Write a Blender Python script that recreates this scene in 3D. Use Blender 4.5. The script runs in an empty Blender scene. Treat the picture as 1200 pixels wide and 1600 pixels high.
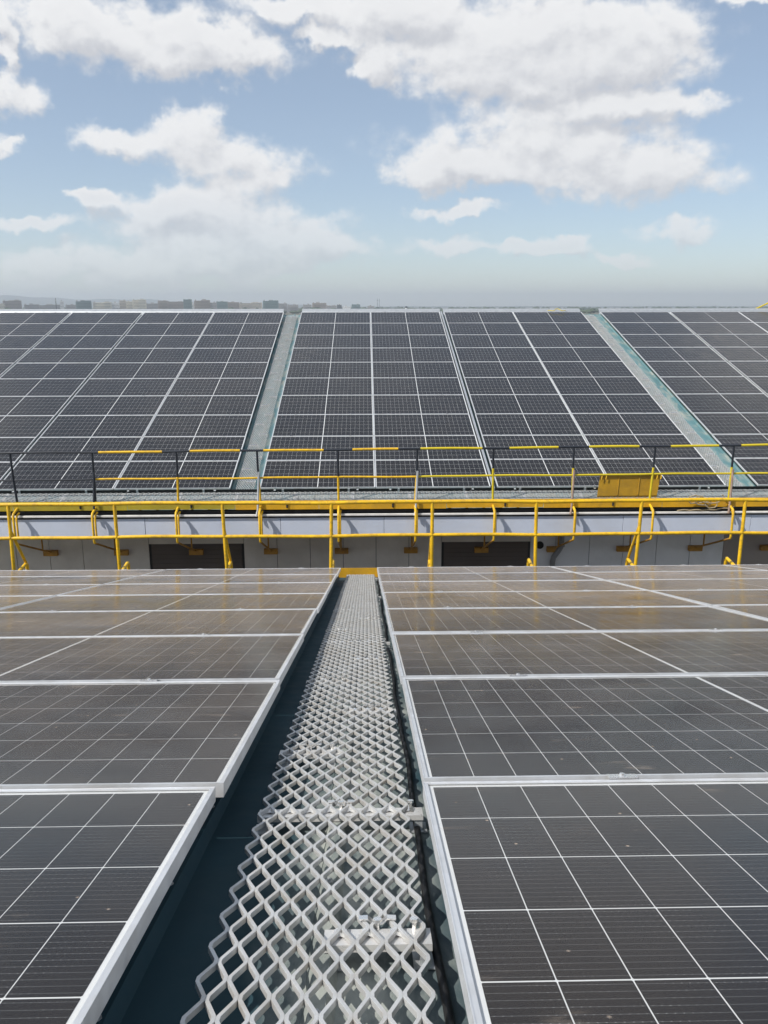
import bpy, math, random
from mathutils import Vector, Matrix, Euler
R = math.radians
random.seed(7)
C = bpy.context.scene.collection
SC = bpy.context.scene

# ------------------------------------------------------------------ camera
ZC = 15.0                                   # eye height above the ground
cam = bpy.data.cameras.new('camera')
cam.sensor_fit = 'VERTICAL'
cam.sensor_height = 36.0
cam.lens = 36.0 * 1287.5 / 1600.0
cam.clip_start = 0.05
cam.clip_end = 60000
cam_o = bpy.data.objects.new('camera', cam)
C.objects.link(cam_o)
cam_o.location = (0, 0, ZC)
cam_o.rotation_euler = (R(90 - 14.06), R(0.07), R(-1.263))
SC.camera = cam_o

# ------------------------------------------------------------------ light
SUN_TRAVEL = Vector((0.80, 0.42, -1.0)).normalized()
SUN_EL = math.asin(-SUN_TRAVEL.z)
SUN_AZ = math.atan2(-SUN_TRAVEL.x, -SUN_TRAVEL.y)
sl = bpy.data.lights.new('sun', 'SUN')
sl.energy = 4.7
sl.angle = R(0.5)
sl.color = (1.0, 0.955, 0.89)
so = bpy.data.objects.new('sun', sl)
C.objects.link(so)
so.rotation_euler = SUN_TRAVEL.to_track_quat('-Z', 'Y').to_euler()
so.location = (-30, -12, 60)

SC.view_settings.view_transform = 'Standard'
SC.view_settings.look = 'None'
SC.view_settings.exposure = 0.0
SC.view_settings.gamma = 1.0
SC.view_settings.use_curve_mapping = False
SC.cycles.use_denoising = True
SC.cycles.max_bounces = 6
SC.cycles.diffuse_bounces = 3
SC.cycles.use_adaptive_sampling = True
SC.cycles.adaptive_threshold = 0.02
SC.cycles.transparent_max_bounces = 12
SC.cycles.volume_bounces = 1

# clouds: azimuth, elevation, half width, half height in degrees of sky
CLOUDS = [(-13.7, 15.3, 7.5, 2.0), (-18.0, 15.9, 2.1, 1.3), (-9.5, 14.7, 3.7, 1.3), (-4.7, 17.4, 2.8, 0.7),
          (-21.2, 11.8, 2.1, 0.9), (-21.6, 14.6, 0.7, 1.9), (-21.9, 9.5, 1.1, 0.7), (-2.4, 15.9, 1.5, 0.5),
          (-15.4, 9.9, 2.6, 0.9), (-10.9, 11.0, 2.2, 1.2), (-8.0, 8.6, 4.8, 1.5), (-11.5, 6.4, 5.2, 0.9),
          (-17.7, 6.5, 1.5, 0.4), (-9.2, 5.0, 8.1, 1.3), (-5.9, 3.5, 7.5, 1.0), (-15.4, 2.3, 10.1, 1.2),
          (-20.8, 4.7, 2.2, 0.5), (6.8, 16.1, 7.9, 2.3), (15.4, 15.3, 5.6, 2.0), (11.3, 13.6, 7.8, 1.7),
          (17.5, 11.7, 5.3, 0.7), (11.0, 9.9, 9.1, 1.7), (17.1, 7.7, 6.5, 1.3), (5.4, 8.3, 3.5, 1.1),
          (6.1, 6.0, 3.1, 0.5), (5.5, 3.8, 2.3, 0.6), (13.3, 4.1, 1.7, 0.6), (10.9, 3.5, 3.1, 0.5),
          (20.0, 4.5, 2.7, 0.8), (16.8, 3.0, 2.2, 0.4), (23.1, 16.6, 1.5, 0.4), (1.2, 17.3, 3.6, 1.1),
          (0.4, 14.5, 1.4, 1.0)]


class NT:
    """small helper for wiring shader nodes"""
    def __init__(self, tree):
        self.t = tree

    def n(self, typ, **kw):
        nd = self.t.nodes.new(typ)
        for k, v in kw.items():
            if k == 'ins':
                for kk, vv in v.items():
                    self.put(nd.inputs[kk], vv)
            else:
                setattr(nd, k, v)
        return nd

    def put(self, sock, v):
        if isinstance(v, bpy.types.NodeSocket):
            self.t.links.new(v, sock)
        else:
            sock.default_value = v

    def math(self, op, a, b=None, c=None, clamp=False):
        nd = self.n('ShaderNodeMath', operation=op, use_clamp=clamp)
        for i, v in enumerate((a, b, c)):
            if v is not None:
                self.put(nd.inputs[i], v)
        return nd.outputs[0]

    def vmath(self, op, a, b=None, c=None, out=0):
        nd = self.n('ShaderNodeVectorMath', operation=op)
        for i, v in enumerate((a, b, c)):
            if v is not None:
                self.put(nd.inputs[i], v)
        return nd.outputs[out]

    def maprange(self, v, a, b, c, d, kind='LINEAR'):
        nd = self.n('ShaderNodeMapRange', interpolation_type=kind, clamp=True)
        for k, x in zip(('Value', 'From Min', 'From Max', 'To Min', 'To Max'), (v, a, b, c, d)):
            self.put(nd.inputs[k], x)
        return nd.outputs[0]

    def mix(self, f, a, b):
        nd = self.n('ShaderNodeMix', data_type='RGBA')
        self.put(nd.inputs[0], f)
        self.put(nd.inputs[6], a)
        self.put(nd.inputs[7], b)
        return nd.outputs[2]

    def noise(self, vec, scale, detail=4, rough=0.5, dist=0.0, out=0):
        nd = self.n('ShaderNodeTexNoise')
        self.put(nd.inputs['Vector'], vec)
        nd.inputs['Scale'].default_value = scale
        nd.inputs['Detail'].default_value = detail
        nd.inputs['Roughness'].default_value = rough
        nd.inputs['Distortion'].default_value = dist
        return nd.outputs[out]


def cloud_group():
    g = bpy.data.node_groups.new('cloud_density', 'ShaderNodeTree')
    g.interface.new_socket('Vector', in_out='INPUT', socket_type='NodeSocketVector')
    g.interface.new_socket('Density', in_out='OUTPUT', socket_type='NodeSocketFloat')
    k = NT(g)
    gi = k.n('NodeGroupInput')
    go = k.n('NodeGroupOutput')
    p = gi.outputs[0]
    # ragged edges: warp the sky position before measuring the cloud bodies
    w = k.noise(p, 0.36, 4, 0.58, out=1)
    w = k.vmath('SUBTRACT', w, (0.5, 0.5, 0.5))
    q = k.vmath('MULTIPLY_ADD', w, (5.2, 3.2, 0.0), p)
    acc = None
    for (ax, el, rx, ry) in CLOUDS:
        e = k.vmath('MULTIPLY_ADD', q, (1 / rx, 1 / ry, 0), (-ax / rx, -el / ry, 0))
        ln = k.vmath('LENGTH', e, out=1)
        v = k.maprange(ln, 0.0, 1.75, 1.0, 0.0, 'SMOOTHSTEP')
        acc = v if acc is None else k.math('ADD', acc, v)
    acc = k.math('MINIMUM', acc, 1.25)
    # the rest of the sky carries clouds of the same kind
    far = k.noise(k.vmath('MULTIPLY', p, (1.0, 2.4, 1.0)), 0.045, 3, 0.5)
    far = k.maprange(far, 0.47, 0.66, 0.0, 1.1, 'SMOOTHSTEP')
    sx = k.n('ShaderNodeSeparateXYZ', ins={0: p})
    m1 = k.maprange(k.math('ABSOLUTE', sx.outputs[0]), 23.0, 30.0, 0.0, 1.0, 'SMOOTHSTEP')
    m2 = k.maprange(sx.outputs[1], 18.0, 23.0, 0.0, 1.0, 'SMOOTHSTEP')
    m = k.math('MAXIMUM', m1, m2)
    mx = k.n('ShaderNodeMix', data_type='FLOAT')
    k.put(mx.inputs[0], m); k.put(mx.inputs[2], acc); k.put(mx.inputs[3], far)
    body = mx.outputs[0]
    det = k.noise(k.vmath('MULTIPLY', p, (1.0, 1.35, 1.0)), 0.50, 6, 0.54)
    det = k.math('MULTIPLY', k.math('SUBTRACT', det, 0.5), 1.35)
    gate = k.maprange(body, 0.02, 0.45, 0.25, 1.0)
    dens = k.math('ADD', body, k.math('MULTIPLY', det, gate))
    k.put(go.inputs[0], dens)
    return g


world = bpy.data.worlds.new('World')
SC.world = world
world.use_nodes = True
wt = NT(world.node_tree)
for nd in list(world.node_tree.nodes):
    world.node_tree.nodes.remove(nd)
sky = wt.n('ShaderNodeTexSky', sky_type='NISHITA', sun_disc=False)
sky.sun_elevation = SUN_EL
sky.sun_rotation = SUN_AZ
sky.altitude = 1600
sky.air_density = 1.0
sky.dust_density = 1.2
sky.ozone_density = 0.7
tc = wt.n('ShaderNodeTexCoord')
sep = wt.n('ShaderNodeSeparateXYZ', ins={0: tc.outputs['Generated']})
az = wt.math('MULTIPLY', wt.math('ARCTAN2', sep.outputs[0], sep.outputs[1]), 57.2958)
el = wt.math('MULTIPLY', wt.math('ARCSINE', sep.outputs[2]), 57.2958)
pos = wt.n('ShaderNodeCombineXYZ', ins={0: az, 1: el, 2: 0.0}).outputs[0]
CG = cloud_group()


def dens_at(offset):
    gnode = wt.n('ShaderNodeGroup', node_tree=CG)
    wt.put(gnode.inputs[0], wt.vmath('ADD', pos, offset))
    return gnode.outputs[0]


d0 = dens_at((0, 0, 0))
d1 = dens_at((-0.45, 0.95, 0))
mask = wt.maprange(d0, 0.20, 0.82, 0.0, 1.0, 'SMOOTHSTEP')
lit = wt.math('SUBTRACT', d0, d1)
lit = wt.maprange(lit, -0.70, 0.42, 0.0, 1.0, 'SMOOTHSTEP')
thick = wt.maprange(d0, 0.55, 1.5, 0.0, 0.5)
lit = wt.math('SUBTRACT', lit, wt.math('MULTIPLY', thick, 0.45), clamp=True)
ccol = wt.mix(lit, (5.0, 5.1, 5.4, 1), (7.5, 7.5, 7.5, 1))
mask = wt.math('MULTIPLY', mask, wt.maprange(el, 0.0, 7.5, 0.38, 0.96))
# thin high veil of cloud over the whole sky
veil = wt.noise(wt.vmath('MULTIPLY', pos, (0.5, 1.2, 1.0)), 0.06, 3, 0.5, 0.4)
veil = wt.maprange(veil, 0.25, 0.80, 0.22, 0.34)
base = wt.mix(veil, sky.outputs[0], (4.9, 5.6, 6.2, 1))
skyc = wt.mix(mask, base, ccol)
bg = wt.n('ShaderNodeBackground', ins={'Color': skyc, 'Strength': 0.125})
wo = wt.n('ShaderNodeOutputWorld')
world.node_tree.links.new(bg.outputs[0], wo.inputs[0])
world.cycles.sampling_method = 'NONE'

# ------------------------------------------------------------------ helpers


class MB:
    def __init__(self):
        self.v = []; self.f = []; self.uv = None; self.smooth = False

    def box(self, x0, x1, y0, y1, z0, z1, mtx=None):
        b = len(self.v)
        pts = [(x0, y0, z0), (x1, y0, z0), (x1, y1, z0), (x0, y1, z0), (x0, y0, z1), (x1, y0, z1), (x1, y1, z1), (x0, y1, z1)]
        if mtx is not None:
            pts = [tuple(mtx @ Vector(p)) for p in pts]
        self.v += pts
        for q in ((0, 3, 2, 1), (4, 5, 6, 7), (0, 1, 5, 4), (1, 2, 6, 5), (2, 3, 7, 6), (3, 0, 4, 7)):
            self.f.append(tuple(b + i for i in q))
        return self

    def tube(self, pts, r, seg=12, cap=True):
        pts = [Vector(p) for p in pts]
        n = len(pts)
        rings = []
        up = None
        for i, p in enumerate(pts):
            if i == 0: t = pts[1] - p
            elif i == n - 1: t = p - pts[i - 1]
            else: t = (pts[i + 1] - p).normalized() + (p - pts[i - 1]).normalized()
            t.normalize()
            if up is None:
                up = Vector((0, 0, 1)) if abs(t.z) < 0.9 else Vector((1, 0, 0))
            a = (up - t * up.dot(t)).normalized()
            up = a
            bb = t.cross(a)
            rr = r[i] if isinstance(r, (list, tuple)) else r
            base = len(self.v)
            for k in range(seg):
                an = 2 * math.pi * k / seg
                self.v.append(tuple(p + a * (rr * math.cos(an)) + bb * (rr * math.sin(an))))
            rings.append(base)
        for i in range(n - 1):
            for k in range(seg):
                k2 = (k + 1) % seg
                self.f.append((rings[i] + k, rings[i] + k2, rings[i + 1] + k2, rings[i + 1] + k))
        if cap:
            self.f.append(tuple(rings[0] + k for k in reversed(range(seg))))
            self.f.append(tuple(rings[-1] + k for k in range(seg)))
        self.smooth = True
        return self

    def prism(self, poly, z0, z1, bottom=True):
        b = len(self.v); n = len(poly)
        self.v += [(x, y, z0) for x, y in poly] + [(x, y, z1) for x, y in poly]
        self.f.append(tuple(b + n + i for i in range(n)))
        if bottom:
            self.f.append(tuple(b + i for i in reversed(range(n))))
        for i in range(n):
            j = (i + 1) % n
            self.f.append((b + i, b + j, b + n + j, b + n + i))
        return self

    def mesh(self, name):
        me = bpy.data.meshes.new(name)
        me.from_pydata(self.v, [], self.f)
        me.update()
        if self.smooth:
            me.polygons.foreach_set('use_smooth', [True] * len(me.polygons))
            try:
                me.set_sharp_from_angle(angle=R(40))
            except Exception:
                pass
        return me


def obj(name, mesh, m=None, parent=None, loc=(0, 0, 0), rot=(0, 0, 0)):
    if isinstance(mesh, MB):
        mesh = mesh.mesh(name)
    o = bpy.data.objects.new(name, mesh)
    if m is not None and not mesh.materials:
        mesh.materials.append(m)
    C.objects.link(o)
    o.parent = parent
    o.location = loc
    o.rotation_euler = rot
    return o


def tag(o, label=None, cat=None, group=None, kind=None):
    if label: o['label'] = label
    if cat: o['category'] = cat
    if group: o['group'] = group
    if kind: o['kind'] = kind
    return o


def thing(name, label, cat, loc=(0, 0, 0), rot=(0, 0, 0), group=None):
    o = bpy.data.objects.new(name, None)
    o.empty_display_size = 0.2
    C.objects.link(o)
    o.location = loc
    o.rotation_euler = rot
    return tag(o, label, cat, group)


def bevel(o, w, seg=2):
    md = o.modifiers.new('bevel', 'BEVEL')
    md.width = w; md.segments = seg; md.limit_method = 'ANGLE'; md.angle_limit = R(35)
    return o


# ------------------------------------------------------------------ materials
def mat(name, col, rough=0.5, metal=0.0, var=0.12, vscale=3.0, bump=0.0, bscale=60, dirt=None, dscale=2.0, damt=0.4, spec=None, stretch=(1, 1, 1)):
    m = bpy.data.materials.new(name)
    m.use_nodes = True
    k = NT(m.node_tree)
    b = m.node_tree.nodes['Principled BSDF']
    t = k.n('ShaderNodeTexCoord')
    geo = k.n('ShaderNodeNewGeometry')
    p = k.vmath('MULTIPLY', geo.outputs['Position'], stretch)
    n1 = k.noise(p, vscale, 6, 0.6)
    f = k.maprange(n1, 0.3, 0.7, 1 - var, 1 + var)
    c = k.vmath('MULTIPLY', col + (() if len(col) == 3 else ()), (1, 1, 1))
    cc = k.n('ShaderNodeCombineXYZ', ins={0: f, 1: f, 2: f}).outputs[0]
    c = k.vmath('MULTIPLY', cc, col)
    if dirt:
        n2 = k.noise(p, dscale, 8, 0.65, 0.4)
        c = k.mix(k.maprange(n2, 0.45, 0.72, 0.0, damt), c, dirt + (1,))
    k.put(b.inputs['Base Color'], c)
    n3 = k.noise(p, vscale * 4, 4, 0.6)
    k.put(b.inputs['Roughness'], k.maprange(n3, 0.3, 0.7, max(0.03, rough - 0.08), min(1, rough + 0.1)))
    b.inputs['Metallic'].default_value = metal
    if spec is not None:
        b.inputs['Specular IOR Level'].default_value = spec
    if bump:
        bp = k.n('ShaderNodeBump')
        bp.inputs['Strength'].default_value = bump
        bp.inputs['Distance'].default_value = 0.01
        k.put(bp.inputs['Height'], k.noise(p, bscale, 5, 0.6))
        m.node_tree.links.new(bp.outputs[0], b.inputs['Normal'])
    return m


def cell_material():
    m = bpy.data.materials.new('silicon_cell')
    m.use_nodes = True
    k = NT(m.node_tree)
    b = m.node_tree.nodes['Principled BSDF']
    uv = k.n('ShaderNodeUVMap')
    s = k.n('ShaderNodeSeparateXYZ', ins={0: uv.outputs[0]})
    y = k.math('FRACT', k.math('MULTIPLY', s.outputs[1], 12.0))
    line = k.maprange(k.math('ABSOLUTE', k.math('SUBTRACT', y, 0.5)), 0.025, 0.06, 1.0, 0.0)
    x = k.math('FRACT', k.math('MULTIPLY', s.outputs[0], 9.0))
    dot = k.maprange(k.math('ABSOLUTE', k.math('SUBTRACT', x, 0.5)), 0.06, 0.14, 1.0, 0.0)
    geo = k.n('ShaderNodeNewGeometry')
    skip = k.maprange(k.noise(geo.outputs['Position'], 9.0, 3), 0.42, 0.6, 0.0, 1.0)
    a = k.math('MULTIPLY', line, k.math('MULTIPLY_ADD', k.math('MULTIPLY', dot, skip), 0.70, 0.30))
    n = k.noise(geo.outputs['Position'], 2.3, 3)
    base = k.mix(n, (0.008, 0.0077, 0.0095, 1), (0.014, 0.013, 0.015, 1))
    c = k.mix(a, base, (0.26, 0.26, 0.265, 1))
    k.put(b.inputs['Base Color'], c)
    b.inputs['Roughness'].default_value = 0.45
    b.inputs['Specular IOR Level'].default_value = 0.06   # laminated under the glass: hardly any surface gloss
    return m


def glass_material(name, dust, tint):
    m = bpy.data.materials.new(name)
    m.use_nodes = True
    nt = m.node_tree
    k = NT(nt)
    for nd in list(nt.nodes):
        nt.nodes.remove(nd)
    out = k.n('ShaderNodeOutputMaterial')
    geo = k.n('ShaderNodeNewGeometry')
    P = geo.outputs['Position']
    # thin sheet, the same from both sides (Schlick), anti-reflection coated
    lw = k.n('ShaderNodeLayerWeight', ins={'Blend': 0.5})
    fr = k.math('MULTIPLY_ADD', k.math('POWER', lw.outputs['Facing'], 5.0), 0.72, 0.012)
    gl = k.n('ShaderNodeBsdfGlossy')
    gl.inputs['Color'].default_value = (0.97, 0.98, 1, 1)
    gr = k.maprange(k.noise(P, 3.0, 5, 0.6), 0.35, 0.7, 0.10, 0.24)
    k.put(gl.inputs['Roughness'], gr)
    bp = k.n('ShaderNodeBump')
    bp.inputs['Strength'].default_value = 0.12
    bp.inputs['Distance'].default_value = 0.004
    k.put(bp.inputs['Height'], k.noise(P, 2.2, 2, 0.5))
    nt.links.new(bp.outputs[0], gl.inputs['Normal'])
    tr = k.n('ShaderNodeBsdfTransparent')
    tr.inputs['Color'].default_value = (0.93, 0.94, 0.94, 1)
    m1 = k.n('ShaderNodeMixShader', ins={0: fr, 1: tr.outputs[0], 2: gl.outputs[0]})
    # thin film of dust: optical depth grows with the slant of the path through it
    cosv = k.math('POWER', k.math('ADD', k.math('SUBTRACT', 1.0, lw.outputs['Facing']), 0.008), 1.35)
    oi = k.n('ShaderNodeObjectInfo')
    tau = k.maprange(k.noise(P, 1.1, 7, 0.62, 0.6), 0.32, 0.72, 0.006, 0.024)
    tau = k.math('MULTIPLY', tau, k.math('MULTIPLY_ADD', oi.outputs['Random'], 0.7, 0.65))
    streak = k.noise(k.vmath('MULTIPLY', P, (1.0, 5.0, 5.0)), 3.2, 8, 0.7, 0.3)
    tau = k.math('ADD', tau, k.maprange(streak, 0.62, 0.80, 0.0, 0.07))
    speck = k.n('ShaderNodeTexVoronoi', feature='F1', ins={'Vector': P, 'Scale': 11.0})
    tau = k.math('ADD', tau, k.maprange(speck.outputs['Distance'], 0.020, 0.05, 0.35, 0.0))
    # wiped smudges and dried drops
    smp = k.vmath('MULTIPLY_ADD', k.noise(P, 6.0, 3, out=1), (0.05, 0.05, 0.0), k.vmath('MULTIPLY', P, (1.0, 2.0, 2.0)))
    sm = k.n('ShaderNodeTexVoronoi', feature='F1', ins={'Vector': smp, 'Scale': 3.1})
    sm = k.maprange(sm.outputs['Distance'], 0.06, 0.17, 1.0, 0.0, 'SMOOTHSTEP')
    sm = k.math('MULTIPLY', sm, k.maprange(k.noise(k.vmath('MULTIPLY', P, (4.0, 24.0, 24.0)), 2.0, 5, 0.7), 0.48, 0.72, 0.0, 0.12))
    tau = k.math('ADD', tau, sm)
    ex = k.math('EXPONENT', k.math('MULTIPLY', k.math('DIVIDE', tau, cosv), -dust))
    fac = k.math('SUBTRACT', 1.0, ex, clamp=True)
    df = k.n('ShaderNodeBsdfDiffuse')
    dc = k.mix(k.noise(P, 0.9, 4), tint + (1,), tuple(0.88 * t for t in tint) + (1,))
    k.put(df.inputs['Color'], dc)
    m2 = k.n('ShaderNodeMixShader', ins={0: fac, 1: m1.outputs[0], 2: df.outputs[0]})
    nt.links.new(m2.outputs[0], out.inputs[0])
    return m


def roof_material():
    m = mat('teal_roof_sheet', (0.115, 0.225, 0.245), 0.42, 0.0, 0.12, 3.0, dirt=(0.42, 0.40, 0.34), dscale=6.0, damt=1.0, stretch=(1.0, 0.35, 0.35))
    return m


def near_roof_material():
    # pale dust band under the grating; darker base colour paints in side-gap shade
    m = mat('teal_roof_dust_gap_shade', (0.028, 0.062, 0.078), 0.65, 0.0, 0.12, 3.0, spec=0.12)
    k = NT(m.node_tree)
    b = m.node_tree.nodes['Principled BSDF']
    src = b.inputs['Base Color'].links[0].from_socket
    geo = k.n('ShaderNodeNewGeometry')
    P = geo.outputs['Position']
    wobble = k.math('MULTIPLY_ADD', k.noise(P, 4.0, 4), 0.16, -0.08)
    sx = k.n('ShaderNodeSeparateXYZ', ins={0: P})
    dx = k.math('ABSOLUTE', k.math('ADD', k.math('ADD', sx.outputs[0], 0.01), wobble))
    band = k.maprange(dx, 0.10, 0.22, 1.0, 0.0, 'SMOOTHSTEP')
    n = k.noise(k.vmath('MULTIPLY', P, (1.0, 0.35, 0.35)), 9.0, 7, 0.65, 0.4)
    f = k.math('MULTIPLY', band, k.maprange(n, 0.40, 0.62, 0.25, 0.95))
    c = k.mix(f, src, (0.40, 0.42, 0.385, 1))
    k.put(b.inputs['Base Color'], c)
    return m


M = dict(
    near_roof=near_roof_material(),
    alu=mat('anodised_aluminium', (0.78, 0.79, 0.80), 0.42, 0.55, 0.06, 8.0, dirt=(0.52, 0.49, 0.45), dscale=7.0, damt=0.45),
    grate=mat('aluminium_grating', (0.60, 0.60, 0.59), 0.38, 0.35, 0.12, 14.0, dirt=(0.46, 0.41, 0.34), dscale=11.0, damt=0.65),
    plate=mat('milled_aluminium_plate', (0.66, 0.65, 0.63), 0.33, 0.35, 0.05, 20.0),
    bright=mat('bright_aluminium', (0.83, 0.82, 0.80), 0.22, 0.8, 0.06, 30.0),
    back=mat('white_backsheet', (0.80, 0.80, 0.79), 0.5, 0, 0.03, 3.0),
    cell=cell_material(),
    glass=glass_material('dusty_panel_glass', 0.8, (0.47, 0.39, 0.315)),
    glass_far=glass_material('rinsed_panel_glass', 0.32, (0.42, 0.37, 0.32)),
    roof=roof_material(),
    yellow=mat('yellow_paint', (0.80, 0.48, 0.012), 0.42, 0, 0.12, 3.0, dirt=(0.38, 0.22, 0.04), dscale=16.0, damt=0.75),
    yellow2=mat('orange_yellow_paint', (0.68, 0.36, 0.012), 0.5, 0, 0.12, 2.0, dirt=(0.33, 0.20, 0.04), dscale=3.0, damt=0.55),  # deeper orange than the rail yellow, with brown blotches
    lime=mat('greenish_yellow_paint', (0.62, 0.48, 0.02), 0.42, 0, 0.08, 5.0),
    olive=mat('shaded_olive_yellow_paint', (0.42, 0.32, 0.02), 0.5, 0, 0.15, 2.0, dirt=(0.25, 0.20, 0.04), dscale=3.0, damt=0.5),  # left toe boards: shadow put into the yellow as a darker, greener tone
    shaded_yellow=mat('shaded_yellow_paint', (0.40, 0.20, 0.03), 0.7, 0, 0.25, 6.0),  # yellow blocks and stays in a browner tone: shade put into the colour
    mustard=mat('dark_mustard_paint', (0.40, 0.225, 0.010), 0.5, 0, 0.15, 3.0, dirt=(0.24, 0.14, 0.02), dscale=4.0, damt=0.6),
    black=mat('black_paint', (0.018, 0.022, 0.03), 0.42, 0, 0.2, 6.0),
    rubber=mat('black_rubber', (0.010, 0.010, 0.011), 0.6, 0, 0.2, 10.0),
    galv=mat('galvanised_steel', (0.52, 0.54, 0.55), 0.45, 0.6, 0.1, 9.0),
    rust=mat('rusty_pipe', (0.30, 0.21, 0.16), 0.7, 0, 0.25, 12.0),
    fascia=mat('white_cladding', (0.60, 0.645, 0.74), 0.42, 0, 0.04, 0.9, dirt=(0.50, 0.50, 0.50), dscale=1.4, damt=0.35),
    lip=mat('white_gutter_paint', (0.72, 0.70, 0.66), 0.5, 0, 0.15, 5.0),
    wall=mat('grey_concrete_panel', (0.62, 0.57, 0.51), 0.85, 0, 0.12, 1.2, 0.3, 40, dirt=(0.42, 0.37, 0.32), dscale=1.0, damt=0.6),
    wall2=mat('pale_grey_panel', (0.76, 0.75, 0.75), 0.75, 0, 0.07, 1.0, dirt=(0.45, 0.43, 0.41), dscale=1.2, damt=0.4),
    joint=mat('dark_joint', (0.05, 0.048, 0.046), 0.9, 0),
    brown=mat('brown_shutter', (0.10, 0.078, 0.066), 0.6, 0, 0.15, 1.5),
    brown2=mat('taupe_render', (0.34, 0.29, 0.26), 0.85, 0, 0.1, 1.5),
    rope=mat('tan_rope', (0.36, 0.29, 0.18), 0.9, 0, 0.25, 40.0),
    pvc=mat('grey_pvc', (0.22, 0.22, 0.22), 0.55, 0, 0.1, 6.0),
    ground=mat('ground_soil_and_scrub', (0.12, 0.11, 0.08), 0.95, 0, 0.3, 0.01, dirt=(0.06, 0.08, 0.035), dscale=0.006, damt=0.8),
    hill=mat('hill_scrub', (0.06, 0.08, 0.05), 0.95, 0, 0.3, 0.004),
    leaf=mat('tree_leaves', (0.045, 0.07, 0.03), 0.9, 0, 0.3, 0.1),
    tan_wall=mat('interior_dark', (0.08, 0.075, 0.07), 0.9, 0),
)

# ------------------------------------------------------------------ frames of the two roof slopes
SN, SF = R(14.7286), R(15.1119)
HN = 0.6316                      # eye to the plane of the near panels
PN, PF = 1.335, 1.3145           # row pitches
L, W, T = 2.384, 1.303, 0.035    # module size
dn = Vector((0, math.cos(SN), -math.sin(SN))); nn = Vector((0, math.sin(SN), math.cos(SN)))
df_ = Vector((0, math.cos(SF), math.sin(SF))); nf = Vector((0, -math.sin(SF), math.cos(SF)))
ON = Vector((0, 0, ZC)) - nn * HN
OF = Vector((0, 16.646, ZC - 3.640))
ROT_N = (-SN, 0, 0)
ROT_F = (SF, 0, 0)


def NP(u, v, w): return ON + Vector((u, 0, 0)) + dn * v + nn * w
def FP(u, v, w): return OF + Vector((u, 0, 0)) + df_ * v + nf * w


VN = 2.0173
ROOF_W = -0.175

# ------------------------------------------------------------------ ground, hills
g = MB(); g.v = [(-9000, -300, 0), (9000, -300, 0), (9000, 9900, 0), (-9000, 9900, 0)]; g.f = [(0, 1, 2, 3)]
tag(obj('ground', g, M['ground']), kind='structure')

hm = MB()
nh = 90
for i in range(nh + 1):
    a = R(-34 + 68 * i / nh)
    hgt = 58 + 40 * math.exp(-((math.degrees(a) + 22) / 6.0) ** 2) + 10 * math.sin(i * 0.55) + 6 * math.sin(i * 1.7 + 1)
    if math.degrees(a) > -12: hgt *= max(0.15, 1 - (math.degrees(a) + 12) / 14)
    for (dist, f) in ((7000, 0.0), (7700, 0.7), (8400, 1.0), (9300, 0.0)):
        hm.v.append((math.sin(a) * dist, math.cos(a) * dist, -0.5 + hgt * f))
for i in range(nh):
    for j in range(3):
        b0 = i * 4 + j
        hm.f.append((b0, b0 + 4, b0 + 5, b0 + 1))
tag(obj('hills', hm, M['hill']), kind='structure')

# ------------------------------------------------------------------ near building
nb = thing('near_building', 'teal metal roofed building in the foreground carrying dusty panels', 'building', (0, 0, 0))


def ribbed_sheet(u0, u1, v0, v1, place, pitch, off, rib=0.030, w=ROOF_W, flat=0.028, base=0.055):
    """trapezoidal sheet: broad pans between narrow ribs"""
    prof = [(u0, w)]
    u = math.ceil((u0 - off) / pitch) * pitch + off
    while u < u1 - base:
        if u - base / 2 > u0:
            prof += [(u - base / 2, w), (u - flat / 2, w + rib), (u + flat / 2, w + rib), (u + base / 2, w)]
        u += pitch
    prof.append((u1, w))
    mb = MB()
    nv = max(2, int((v1 - v0) / 1.5))
    for j in range(nv + 1):
        v = v0 + (v1 - v0) * j / nv
        for (uu, ww) in prof:
            mb.v.append(tuple(place(uu, v, ww)))
    n = len(prof)
    for j in range(nv):
        for i in range(n - 1):
            mb.f.append((j * n + i, j * n + i + 1, (j + 1) * n + i + 1, (j + 1) * n + i))
    return mb


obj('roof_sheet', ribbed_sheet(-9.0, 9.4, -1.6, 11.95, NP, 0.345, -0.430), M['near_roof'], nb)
sm_ = MB()
for ui in range(-4, 6):
    uu = -0.430 + 0.345 * ui
    for vi in range(24):
        c0 = NP(uu, 0.35 + vi * 0.48, ROOF_W + 0.0305)
        sm_.tube([tuple(c0), tuple(c0 + nn * 0.002)], 0.010, 8)
        sm_.tube([tuple(c0 + nn * 0.002), tuple(c0 + nn * 0.007)], 0.005, 6)
sm_.smooth = False
tag(obj('roof_screws', sm_, M['galv'], nb), kind='stuff')
ev = NP(0, 11.93, ROOF_W)
w1 = MB().box(-9.0, 9.4, -1.2, ev.y - 0.35, 0.0, ev.z - 0.25)
obj('wall', w1, M['wall'], nb)
gt = MB()
gt.box(-9.0, 9.4, ev.y - 0.34, ev.y + 0.02, ev.z - 0.24, ev.z - 0.05)
obj('eave_trim', gt, M['fascia'], nb)

# ------------------------------------------------------------------ far building
fb = thing('far_building', 'long industrial building facing the camera with a panel covered slope above a pale fascia', 'building')
obj('roof_sheet', ribbed_sheet(-16.5, 17.0, -0.60, 13.42, FP, 0.345, -0.05), M['roof'], fb)
rp = FP(0, 13.42, ROOF_W)
back = MB()
back.v = [(-16.5, rp.y, rp.z), (17.0, rp.y, rp.z), (17.0, rp.y + 13, rp.z - 3.5), (-16.5, rp.y + 13, rp.z - 3.5)]
back.f = [(0, 1, 2, 3)]
obj('roof_sheet', back, M['roof'], fb)
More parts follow.
